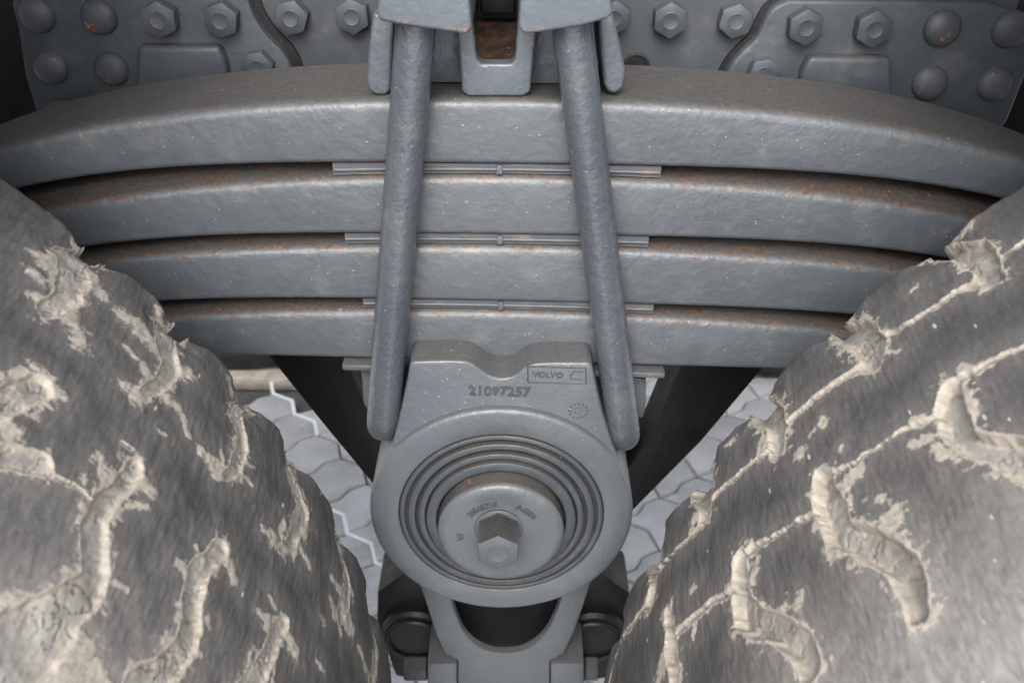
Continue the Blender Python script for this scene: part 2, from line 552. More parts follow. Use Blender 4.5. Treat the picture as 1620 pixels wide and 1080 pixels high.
# ================================================================== SHADE GUARDS (unseen panels added over the tyres to shade leaf ends and frame)
GY0, GY1, GX, GZ = .29, .748, .25, 1.185
def shade_guard(sgn, label):
    root = thing('shade_guard', label, 'shade_guard', (sgn * .65, .5, GZ), 'added black shade panels over the tyres')
    bm = bmesh.new()
    prof = [(GX - .012, GZ - .006), (GX, GZ), (.95, GZ), (1.12, GZ - .05), (1.22, GZ - .20), (1.28, GZ - .45)]
    poly = [(sgn * x, z) for x, z in prof] + [(sgn * (x + .004), z + .008) for x, z in prof[::-1]]
    prism(bm, poly, GY0, GY1, .002, 2)
    obj('shade_panel', bm, M['black'], root)
    return root
shade_guard(-1, 'added black shade panel over the left tyre')
shade_guard(1, 'added black shade panel over the right tyre')

# ================================================================== FRAME RAIL with plates, bolts, rivets
YW, YP = .770, .758
frame = thing('frame_rail', 'dark grey steel frame rail behind the leaf spring with bolted and riveted plates', 'truck frame', (0, YW, CAM_H - .2))
zt = CAM_H + .02
bm = bmesh.new()
WX0, WX1 = at(48, 60, YW).x, at(1596, 60, YW).x
box(bm, WX0, WX1, YW, YW + .009, CAM_H - .262, zt)
box(bm, WX0, WX1, YW + .009, YW + .085, CAM_H - .262, CAM_H - .253)
box(bm, WX0, WX1, YW, YW + .085, zt, zt + .009)
obj('rail_web', bm, M['web'], frame)
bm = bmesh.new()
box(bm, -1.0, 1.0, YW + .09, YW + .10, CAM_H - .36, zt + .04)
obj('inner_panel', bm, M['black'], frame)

def smooth_poly(pts, it=2):
    for _ in range(it):
        o = []
        for a, b in zip(pts, pts[1:]):
            o.append((a[0] * .75 + b[0] * .25, a[1] * .75 + b[1] * .25))
            o.append((a[0] * .25 + b[0] * .75, a[1] * .25 + b[1] * .75))
        pts = [pts[0]] + o + [pts[-1]]
    return pts

zb = CAM_H - .275
edgeL = smooth_poly([(380, -60), (388, -10), (402, 30), (425, 62), (448, 82), (462, 108), (470, 150)])
polyL = xz(edgeL, YP)
xl = at(20, 10, YP).x
polyL = polyL + [(polyL[-1][0], zb), (at(62, 190, YP).x, zb), (at(40, 120, YP).x, at(40, 120, YP).z), (xl, at(20, 45, YP).z), (xl, at(20, 5, YP).z), (xl + .008, at(20, -14, YP).z), (at(60, 0, YP).x, polyL[0][1])]
plL = bmesh.new()
prism(plL, polyL, YP, YW - .0003, .0022, 2, True)
plL = obj('reinforcement_plate', plL, M['plate'], frame)
tag(plL, 'left riveted plate with wavy right edge')
edgeR = smooth_poly([(1140, 150), (1150, 112), (1172, 84), (1198, 62), (1208, 36), (1222, 12), (1250, 1)])
polyR = xz(edgeR, YP)
xr = at(1612, 100, YP).x
zr = at(1400, 1, YP).z
polyR = polyR + [(at(1560, 3, YP).x, zr), (at(1600, 14, YP).x, zr - .006), (xr + .012, zr - .02), (xr + .004, at(1612, 195, YP).z), (xr - .004, zb), (polyR[0][0], zb)]
plR = bmesh.new()
prism(plR, polyR, YP, YW - .0003, .003, 3, True)
plR = obj('reinforcement_plate', plR, M['plate'], frame)
tag(plR, 'right riveted plate with wavy left edge')

for edge, wpx, wy in ((edgeL, 13, YP), (edgeR, -8, YP)):  # black strips for the gap line: groove on the left, painted shadow on the right
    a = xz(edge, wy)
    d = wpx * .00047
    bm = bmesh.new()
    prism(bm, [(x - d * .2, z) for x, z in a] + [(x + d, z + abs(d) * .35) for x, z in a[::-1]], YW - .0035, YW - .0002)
    obj('gap_shade_strip', bm, M['black'], frame)
def rivet(px, py, rpx, plate):
    c = at(px, py, YP)
    r = rpx * .00047
    bm = bmesh.new()
    h = r * .60
    prof = [(r, YP + .001)] + [(r * math.cos(a) ** .75, YP - h * math.sin(a)) for a in np.linspace(0.12, math.pi / 2, 9)]
    prof[-1] = (0, prof[-1][1])
    lathe(bm, prof, (c.x + .0015, c.z + .0015), 40)
    return obj('rivet', bm, M['rivet'], plate, 60)
def bolt(px, py, afpx, y, rot, parent, h=.012, mat='plate'):
    c = at(px, py, y - h)
    bm = bmesh.new()
    hex_bolt(bm, (c.x, c.z), y + .0005, afpx * .000475, h, R(rot))
    return obj('hex_bolt', bm, M[mat], parent, 40)
for p in ((57, 27, 29), (155, 30, 29), (79, 110, 28), (175, 112, 28), (96, 186, 28)): rivet(*p, plL)
for p in ((1486, 48, 30), (1594, 50, 30), (1466, 134, 29), (1569, 136, 29)): rivet(*p, plR)
bolt(250, 33, 51, YP, 28, plL); bolt(348, 34, 50, YP, 20, plL); bolt(406, 108, 46, YP, 10, plL, .010)
bolt(1276, 45, 50, YP, 34, plR); bolt(1384, 48, 51, YP, 30, plR); bolt(1209, 118, 44, YP, 12, plR, .010)
for p in ((459, 30, 50, 12), (556, 28, 50, 32), (972, 30, 48, 25), (1061, 34, 50, 31), (1165, 35, 49, 22)):
    bolt(p[0], p[1], p[2], YW, p[3], frame, mat='web')
# raised stop blocks welded to the plates
for pts, pl in (([(216, 74), (346, 74), (356, 98), (362, 130), (364, 190), (216, 190)], plL), ([(1282, 90), (1412, 92), (1410, 190), (1256, 190), (1270, 112)], plR)):
    bm = bmesh.new()
    prism(bm, xz(pts, YP - .010), YP - .010, YP - .0002, .004, 3, True)
    obj('stop_block', bm, M['plate'], pl)
# empty bolt hole beside the clamp
c = at(1006, 104, YW)
bm = bmesh.new()
lathe(bm, [(.0105, YW - .0012), (.0085, YW - .0016), (.0082, YW - .0003), (0, YW - .0002)], (c.x, c.z), 32)
obj('bolt_hole', bm, M['black'], frame)

# ================================================================== TRUNNION BRACKET (black V behind the spring)
YB = .742
vb = thing('trunnion_bracket', 'black V shaped bracket spreading upwards behind the leaf spring bottom', 'bracket', (0, YB, CAM_H - .45))
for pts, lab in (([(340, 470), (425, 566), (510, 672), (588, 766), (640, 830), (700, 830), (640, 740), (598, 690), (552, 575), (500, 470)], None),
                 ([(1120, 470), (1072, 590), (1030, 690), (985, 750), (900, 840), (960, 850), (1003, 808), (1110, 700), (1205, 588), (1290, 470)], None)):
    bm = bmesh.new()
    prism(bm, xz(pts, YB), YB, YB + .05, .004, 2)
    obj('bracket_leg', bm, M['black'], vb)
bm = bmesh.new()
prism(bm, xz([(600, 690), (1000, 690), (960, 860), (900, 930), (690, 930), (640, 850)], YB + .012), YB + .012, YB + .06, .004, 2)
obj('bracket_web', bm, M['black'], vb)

# ================================================================== LEAF SPRING
YS0, YS1 = .620, .705
spring = thing('leaf_spring', 'grey four leaf bow spring with rusty gaps clamped between two muddy tyres', 'leaf spring', (0, .66, CAM_H - .3))
LEAVES = [  # top (c, lin, x2, x4), bottom, half length
    ((-.2052, 0, -.20, -1.10), (-.2502, 0, -.03, -1.50), .58),
    ((-.2578, 0, -.18, -.90), (-.3018, 0, -.03, -1.40), .42),
    ((-.3098, -.004, -.13, -.60), (-.3548, -.010, -.02, -1.20), .41),
    ((-.3622, -.012, -.13, -.60), (-.4066, -.016, 0, -.25), .40)]
def pol(c, x): return c[0] + c[1] * x + c[2] * x * x + c[3] * x ** 4 + CAM_H
leaf_objs = []
for li, (tc, bc, hl) in enumerate(LEAVES):
    bm = bmesh.new()
    rt, rb, n = .0080, .0045, 6
    prev = None
    N = 120
    for k in range(N + 1):
        x = -hl + 2 * hl * k / N
        zt_, zb_ = pol(tc, x), pol(bc, x)
        # front top corner, front bottom corner, back corners (y, z)
        sec = []
        lift = 0.0 if li == 0 else max(0.0, (pol(LEAVES[li - 1][1], x) - zt_ - .0045) * .72)
        for m in range(n + 1):
            a = math.pi / 2 * m / n
            sec.append((YS0 + rt - rt * math.sin(a), zt_ - rt + rt * math.cos(a)))
        zc = (zt_ + zb_) / 2
        sec.append((YS0 - .0012, zc))
        for m in range(n + 1):
            a = math.pi / 2 * m / n
            sec.append((YS0 + rb - rb * math.cos(a), zb_ + rb - rb * math.sin(a)))
        sec += [(YS1 - .004, zb_), (YS1, zb_ + .004), (YS1, zt_ - .004), (YS1 - .004, zt_ + lift * .3), (YS1 - .03, zt_ + lift), (YS0 + .030, zt_ + lift), (YS0 + .018, zt_ + lift * .62)]
        ring = [bm.verts.new((x, y, z)) for y, z in sec]
        if prev:
            m_ = len(ring)
            for q in range(m_):
                bm.faces.new((prev[q], ring[q], ring[(q + 1) % m_], prev[(q + 1) % m_]))
        else: bm.faces.new(ring)
        prev = ring
    bm.faces.new(prev[::-1])
    leaf_objs.append(obj('spring_leaf', bm, M['leaf_top' if li == 0 else 'leaf'], spring, 40))
# shims between the leaves, with their centre pips
for li, (x0, x1) in enumerate(((-.121, .098), (-.117, .094), (-.108, .102))):
    a, b = LEAVES[li][1], LEAVES[li + 1][0]
    bm = bmesh.new()
    zc0 = lambda x: (pol(a, x) + pol(b, x)) / 2
    N_ = 14
    for k in range(N_):      # flat liner following the gap, with one pressed line along its front edge
        xa, xb = x0 + (x1 - x0) * k / N_, x0 + (x1 - x0) * (k + 1) / N_
        za0, za1, zb0, zb1 = pol(b, xa) + .0003, pol(a, xa) - .0006, pol(b, xb) + .0003, pol(a, xb) - .0006
        yf = YS0 + .0038
        q = [bm.verts.new(v) for v in ((xa, yf, za0), (xb, yf, zb0), (xb, yf, zb1), (xa, yf, za1), (xa, YS1 - .004, za0), (xb, YS1 - .004, zb0), (xb, YS1 - .004, zb1), (xa, YS1 - .004, za1))]
        bm.faces.new((q[0], q[1], q[2], q[3])); bm.faces.new((q[3], q[2], q[6], q[7])); bm.faces.new((q[0], q[4], q[5], q[1]))
        if k == 0: bm.faces.new((q[0], q[3], q[7], q[4]))
        if k == N_ - 1: bm.faces.new((q[1], q[5], q[6], q[2]))
    bmesh.ops.remove_doubles(bm, verts=bm.verts, dist=1e-6)
    tube(bm, [(x, YS0 + .0036, zc0(x) - .0006) for x in np.linspace(x0 + .001, x1 - .001, 12)], .0013, 10)
    sh = obj('shim', bm, M['shim'], spring, 50)
    bm = bmesh.new()
    xm = at(790, 270, YS0).x + .0015 * li * .4
    box(bm, xm - .0022, xm + .0022, YS0 + .0015, YS0 + .01, zc0(xm) - .0040, zc0(xm) + .0030, .0012, 2)
    obj('centre_pip', bm, M['leaf'], sh)
# thin bent keeper strip under the bottom leaf
zk = lambda px: pol(LEAVES[3][1], at(px, 575, YS0).x)
for pxs in ((543, 640), (935, 1052)):
    bm = bmesh.new()
    xa, xb = at(pxs[0], 575, YS0).x, at(pxs[1], 575, YS0).x
    prism(bm, [(xa, zk(pxs[0]) - .0065), (xb, zk(pxs[1]) - .0065), (xb, zk(pxs[1]) - .0012), (xa, zk(pxs[0]) - .0012)], YS0 - .006, YS0 + .03, .0016, 2)
    obj('keeper_strip', bm, M['paint'], spring)

# ================================================================== U-BOLTS
YU = .6045
def u_bolt(top, bot, label, rad=.0123):
    a, b = at(*top, YU), at(*bot, YU)
    d = (b - a).normalized()
    root = thing('u_bolt', label, 'u bolt', a, 'u bolts clamping the leaf spring')
    bm = bmesh.new()
    a2 = a - d * .035
    pts = [a2 + (b - a2) * k / 24 for k in range(25)]
    br = .020
    for k in range(1, 11):
        ang = math.pi / 2 * k / 10
        pts.append(b + d * br * math.sin(ang) + Vector((0, br * (1 - math.cos(ang)), 0)))
    e = pts[-1]
    pts += [e + Vector((0, .03 * k, 0)) for k in (1, 2, 3)]
    tube(bm, pts, rad, 28)
    # legs behind the spring close the U
    obj('bolt_rod', bm, M['ubolt'], root, 60)
    bm = bmesh.new()
    tube(bm, [e + Vector((0, .09, 0)), e + Vector((0, .110, .01)), e + Vector((0, .119, .03)) - d * 0, Vector((a.x, e.y + .119, a.z))], rad, 16)
    obj('rear_leg', bm, M['ubolt'], root, 60)
    return root
u_bolt((658, 40), (607, 655), 'left grey painted rod of the clamp, leaning left over the spring leaves')
u_bolt((905, 40), (985, 671), 'right grey painted rod of the clamp, leaning right over the spring leaves')

# ================================================================== TOP CLAMP
clamp = thing('spring_clamp', 'grey cast clamp with central slot seated on top of the leaf spring', 'clamp', (0, .66, CAM_H - .2))
zl = CAM_H - .2058
def outline(px, y, drop=None):
    P = xz(px, y)
    return P
yb = .6235
body = [(700, -60), (722, 40), (727, 90), (731, 146), (741, 153), (828, 153), (839, 146), (844, 90), (850, 40), (870, -60), (822, -60), (819, 40), (815, 94), (809, 102), (762, 102), (754, 94), (748, 40), (744, -60)]
bm = bmesh.new()
prism(bm, xz(body, yb), yb, .6345, .0036, 4, True)
obj('clamp_body', bm, M['clamp'], clamp)
bm = bmesh.new()
for pts in ([(640, -60), (640, 146), (735, 146), (735, -60)], [(836, -60), (836, 146), (930, 146), (930, -60)]):
    q = xz(pts, .648)
    q = [(x, max(z, zl + .001)) for x, z in q]
    prism(bm, q, .648, .702, .003, 2, True)
    obj('clamp_recess', bm, M['clamp'], clamp)
    bm = bmesh.new()
for pts in ([(590, 22), (584, 70), (580, 122), (583, 142), (593, 151), (611, 152), (618, 143), (622, 60), (625, 22)],
            [(946, 22), (948, 60), (955, 134), (961, 147), (974, 150), (986, 140), (990, 112), (980, 65), (970, 22)]):
    bm = bmesh.new()
    prism(bm, xz(pts, .6275), .6275, .700, .0055, 4, True)
    obj('clamp_wing', bm, M['clamp'], clamp)
yp = .582
for pts in ([(604, -60), (600, -10), (594, 22), (600, 34), (622, 38), (668, 46), (716, 52), (738, 56), (747, 46), (744, 10), (738, -60)],
            [(826, -60), (822, 10), (820, 44), (828, 55), (868, 50), (920, 42), (962, 30), (970, 22), (966, -6), (962, -60)]):
    bm = bmesh.new()
    prism(bm, xz(pts, yp), yp, .700, .0085, 5, True)
    obj('clamp_pad', bm, M['clamp'], clamp)
# rusty slot floor and the dark gap behind
bm = bmesh.new()
za = at(785, 101, yb).z
box(bm, at(738, 100, yb).x, at(832, 100, yb).x, 0.635, .740, za - .012, za - .0012, .002)
obj('slot_floor', bm, M['rust'], clamp)
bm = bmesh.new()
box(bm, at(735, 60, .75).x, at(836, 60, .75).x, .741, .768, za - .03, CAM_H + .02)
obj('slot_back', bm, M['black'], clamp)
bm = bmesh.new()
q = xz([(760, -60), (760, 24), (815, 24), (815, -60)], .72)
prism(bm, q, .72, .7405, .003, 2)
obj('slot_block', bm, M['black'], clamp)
for xa, xb in ((733, 746), (824, 837)):
    bm = bmesh.new()
    box(bm, at(xa, 100, yb).x, at(xb, 100, yb).x, .635, .74, za - .001, CAM_H + .01)
    obj('slot_wall', bm, M['dark_metal'], clamp)
# ================================================================== TRUNNION HUB
hub = thing('trunnion_hub', 'grey cast spring seat with round stepped hub, raised number and central bolt', 'hub', (-.007, .65, CAM_H - .52))
YC, YR = .5905, .585
cc = at(793, 817, YR); C = (cc.x, cc.z)
bm = bmesh.new()
seat = [(652, 572), (648, 578)] + [(645, 600), (634, 650), (622, 700), (600, 760)] + [(640, 840), (960, 840)] + [(990, 760), (968, 700), (952, 650), (941, 600), (937, 580), (931, 574)] 
seat += smooth_poly([(931, 574), (850, 574), (832, 580), (815, 595), (793, 600), (772, 594), (752, 578), (734, 570), (652, 572)], 2)[1:-1]
prism(bm, xz(seat, YC), YC, .6185, .0032, 3, True)
low = [(640, 606), (628, 700), (640, 840), (960, 840), (970, 700), (945, 606)]
prism(bm, xz(low, .619), .619, .700, .003, 2)
obj('seat_casting', bm, M['hub'], hub)
# flange: raised arc rim then flat ring face
r0 = .1025
bm = bmesh.new()
lathe(bm, [(r0 - .002, .70), (r0, .690), (r0, YR + .0042), (r0 - .0008, YR + .0020), (r0 - .0022, YR + .0006), (r0 - .0042, YR), (.0808, YR), (.0800, YR + .0006), (.0794, YR + .004), (.0782, YR + .004), (.070, YR + .006), (.0, YR + .008)], C, 128)
obj('flange_ring', bm, M['hub'], hub, 40)
# stepped rubber seal rings, each a ring of its own
def ring(name, ri, ro, y0, y1, mat='hub', rnd=.0012, c=C):
    bm = bmesh.new()
    lathe(bm, [(ri, y1), (ri, y0 + rnd), (ri + rnd * .4, y0 + rnd * .3), (ri + rnd, y0), (ro - rnd, y0), (ro - rnd * .3, y0 + rnd * .4), (ro, y0 + rnd), (ro, y1), (ri, y1)], c, 112)
    return obj(name, bm, M[mat], hub, 50)
bm = bmesh.new()
lathe(bm, [(.0795, YR + .0034), (.0, YR + .0034)], C, 96)
obj('seal_bed', bm, M['bed_black'], hub)
ring('seal_ring', .0752, .0788, YR - .0004, YR + .008, 'seal', .0006)
ring('seal_ring', .0670, .0722, YR - .0020, YR + .008, 'seal', .0008)
ring('seal_ring', .0592, .0640, YR - .0034, YR + .008, 'seal', .0008)
ring('seal_ring', .0500, .0576, YR - .0058, YR + .008, 'seal', .0007)
# hub cap
YK = YR - .0205
cap_c = (C[0], C[1])
bm = bmesh.new()
rc = .0482
lathe(bm, [(rc, YK + .0042), (rc - .0004, YK + .0026), (rc - .0016, YK + .0010), (rc - .0036, YK + .0001), (rc - .007, YK), (rc - .012, YK + .0006), (.026, YK + .0018), (.0195, YK + .0008), (0, YK + .0008)], cap_c, 112)
cap = obj('hub_cap', bm, M['hub'], hub, 60)
bm = bmesh.new()
lathe(bm, [(rc - .0002, YR + .01), (rc - .0002, YK + .0040)], cap_c, 112)
obj('cap_rim', bm, M['cap_rim'], cap, 60)
# centre bolt
bb = at(788, 873, YK - .0245)
bm = bmesh.new()
hex_bolt(bm, (bb.x, bb.z), YK + .001, .0300, .0250, R(30), .0185, .0018)
obj('centre_bolt', bm, M['bolt_dirty'], hub, 40)

FONT = None
def text_obj(name, s, size, depth, mat, parent, place, bold=.0):
    """raised lettering: built-in font curve turned into a mesh; place maps local (u, v, h) to the world"""
    cu = bpy.data.curves.new(name, 'FONT')
    cu.body = s
    cu.size = size
    cu.align_x = 'CENTER'
    cu.align_y = 'CENTER'
    cu.extrude = depth
    cu.offset = bold
    cu.resolution_u = 3
    tmp = bpy.data.objects.new('tmp', cu)
    COL.objects.link(tmp)
    dg = bpy.context.evaluated_depsgraph_get()
    me = bpy.data.meshes.new_from_object(tmp.evaluated_get(dg))
    bpy.data.objects.remove(tmp)
    co = np.empty(len(me.vertices) * 3, np.float32)
    me.vertices.foreach_get('co', co)
    co = co.reshape(-1, 3)
    for v, (u, q, h) in zip(me.vertices, co): v.co = place(u, q, h)
    me.name = name
    me.materials.clear(); me.materials.append(M[mat])
    o = bpy.data.objects.new(name, me)
    return link(o, parent)
def flat_place(c, y, rot=0.0):
    ca, sa = math.cos(R(rot)), math.sin(R(rot))
    return lambda u, q, h: (c.x + u * ca - q * sa, y - h, c.z + u * sa + q * ca)
c = at(790, 619, YC)
text_obj('raised_number', '21097257', .0112, .0009, 'foundry', hub, flat_place(c, YC, -1), .00028)
# foundry mark: framed word and a small dotted date ring
fa = xz([(835, 579), (927, 582), (927, 607), (835, 604)], YC)
bm = bmesh.new()
for (x0, z0), (x1, z1) in zip(fa, fa[1:] + fa[:1]):
    tube(bm, [(x0, YC - .0001, z0), (x1, YC - .0001, z1)], .00055, 6)
q = at(912, 594, YC)
pts = [(q.x + .0045, q.z + .0036), (q.x - .002, q.z + .0036), (q.x - .0042, q.z + .001), (q.x - .0042, q.z - .003), (q.x + .0045, q.z - .003)]
for (x0, z0), (x1, z1) in zip(pts, pts[1:]):
    tube(bm, [(x0, YC - .0001, z0), (x1, YC - .0001, z1)], .0005, 6)
obj('mark_frame', bm, M['foundry'], hub)
text_obj('foundry_word', 'VOLVO', .0066, .0007, 'foundry', hub, flat_place(at(867, 593, YC), YC, -1), .00015)
c = at(915, 649, YC)
bm = bmesh.new()
for k in range(12):
    a = 2 * math.pi * k / 12
    t = bmesh.new()
    bmesh.ops.create_icosphere(t, subdivisions=1, radius=.00105, matrix=Matrix.Translation((c.x + .0064 * math.cos(a), YC, c.z + .0064 * math.sin(a))))
    merge(bm, t)
for k in range(5):
    a = 2 * math.pi * k / 5
    t = bmesh.new()
    bmesh.ops.create_icosphere(t, subdivisions=1, radius=.0008, matrix=Matrix.Translation((c.x + .0028 * math.cos(a), YC, c.z + .0028 * math.sin(a))))
    merge(bm, t)
obj('date_ring', bm, M['foundry'], hub)
def arc_place(cx, cz, rad, y, mid):
    def f(u, q, h):
        a = mid - u / rad
        r = rad + q
        return (cx + r * math.cos(a), y - h, cz + r * math.sin(a))
    return f
text_obj('cap_lettering', '20565713', .0064, .0007, 'foundry', cap, arc_place(cap_c[0], cap_c[1], .0300, YK + .0012, R(120)), .00022)
text_obj('cap_lettering', 'F-2200', .0064, .0007, 'foundry', cap, arc_place(cap_c[0], cap_c[1], .0300, YK + .0012, R(50)), .00022)
text_obj('cap_lettering', 'V7', .0068, .0007, 'foundry', cap, arc_place(cap_c[0], cap_c[1], .0310, YK + .0012, R(186)), .00022)

# small bent lugs behind the rod feet
bm = bmesh.new()
prism(bm, xz([(571, 582), (592, 582), (596, 640), (584, 652), (575, 640)], .628), .628, .66, .002, 2)
obj('guide_lug', bm, M['hub'], hub)
bm = bmesh.new()
prism(bm, xz([(1000, 598), (1023, 600), (1022, 640), (1018, 662), (1002, 660)], .628), .628, .66, .002, 2)
obj('guide_lug', bm, M['hub'], hub)

# ================================================================== LOWER SUPPORT ARM
arm = thing('support_arm', 'dark grey forked support arm with U shaped gap below the round hub', 'support arm', (0, .64, CAM_H - .68))
YA = .640
bm = bmesh.new()
ucut = smooth_poly([(712, 940), (722, 975), (738, 1010), (768, 1030), (798, 1034), (830, 1030), (860, 1008), (878, 975), (890, 940)], 2)
fork = [(640, 900), (664, 925), (676, 960), (690, 1005), (704, 1034), (724, 1044), (724, 1140), (870, 1140), (870, 1046), (892, 1034), (908, 1000), (924, 955), (935, 920), (960, 900), (900, 900)] + ucut[::-1] + [(700, 900)]
prism(bm, xz(fork, YA), YA, .648, .002, 2, True)
obj('fork_plate', bm, M['hub'], arm)
bm = bmesh.new()
prism(bm, xz([(700, 930), (900, 930), (900, 1100), (700, 1100)], .70), .696, .73, .002)
obj('fork_back', bm, M['black'], arm)
for x0, x1 in ((676, 723), (871, 924)):
    bm = bmesh.new()
    prism(bm, xz([(x0, 1050), (x1, 1050), (x1, 1150), (x0, 1150)], YA - .004), YA - .004, .69, .003, 2)
    obj('cross_lug', bm, M['hub'], arm)
for x0, x1, sgn in ((640, 675, 1), (925, 944, -1)):
    bm = bmesh.new()
    a, b = at(x0, 1056, .655), at(x1, 1056, .655)
    r = .0125
    n = 6
    rings = []
    for x, rr in ((a.x, r * .9), (a.x + .002, r), (b.x - .001, r), (b.x, r)):
        rings.append([bm.verts.new((x, .655 + rr * math.cos(math.pi / 3 * k + .3), a.z + rr * math.sin(math.pi / 3 * k + .3))) for k in range(n)])
    for p, q in zip(rings, rings[1:]):
        for k in range(n): bm.faces.new((p[k], p[(k + 1) % n], q[(k + 1) % n], q[k]))
    bm.faces.new(rings[0]); bm.faces.new(rings[-1])
    obj('clamp_nut', bm, M['dark_metal'], arm, 30)

# ================================================================== TORQUE RODS (black eyes behind the fork)
def torque_rod(px, py, label, sgn):
    c = at(px, py, .700)
    root = thing('torque_rod', label, 'torque rod', c, 'torque rods behind the hub')
    bm = bmesh.new()
    lathe(bm, [(.021, .78), (.033, .775), (.034, .705), (.031, .701), (.012, .699), (0, .699)], (c.x, c.z), 48)
    obj('rod_eye', bm, M['black'], root)
    bm = bmesh.new()
    lathe(bm, [(.0285, .7005), (.0285, .697), (.0265, .6955), (.0245, .697), (.0245, .7005)], (c.x, c.z), 48)
    obj('bush_ring', bm, M['black'], root)
    bm = bmesh.new()
    p = xz([(px - 58 * sgn, py - 74), (px - 10 * sgn, py - 108), (px + 50 * sgn, py - 70), (px + 50 * sgn, py + 20), (px - 60 * sgn, py + 10)], .715)
    prism(bm, p if sgn < 0 else p, .715, .775, .004, 2)
    obj('rod_arm', bm, M['black'], root)
    bm = bmesh.new()
    prism(bm, xz([(px - 50 * sgn, py + 0), (px + 60 * sgn, py + 0), (px + 40 * sgn, py + 70), (px - 30 * sgn, py + 60)], .735), .735, .775, .004, 2)
    obj('rod_shank', bm, M['black'], root)
torque_rod(655, 1010, 'black torque rod eye left of the forked support arm', 1)
torque_rod(938, 1012, 'black torque rod eye right of the forked support arm', -1)
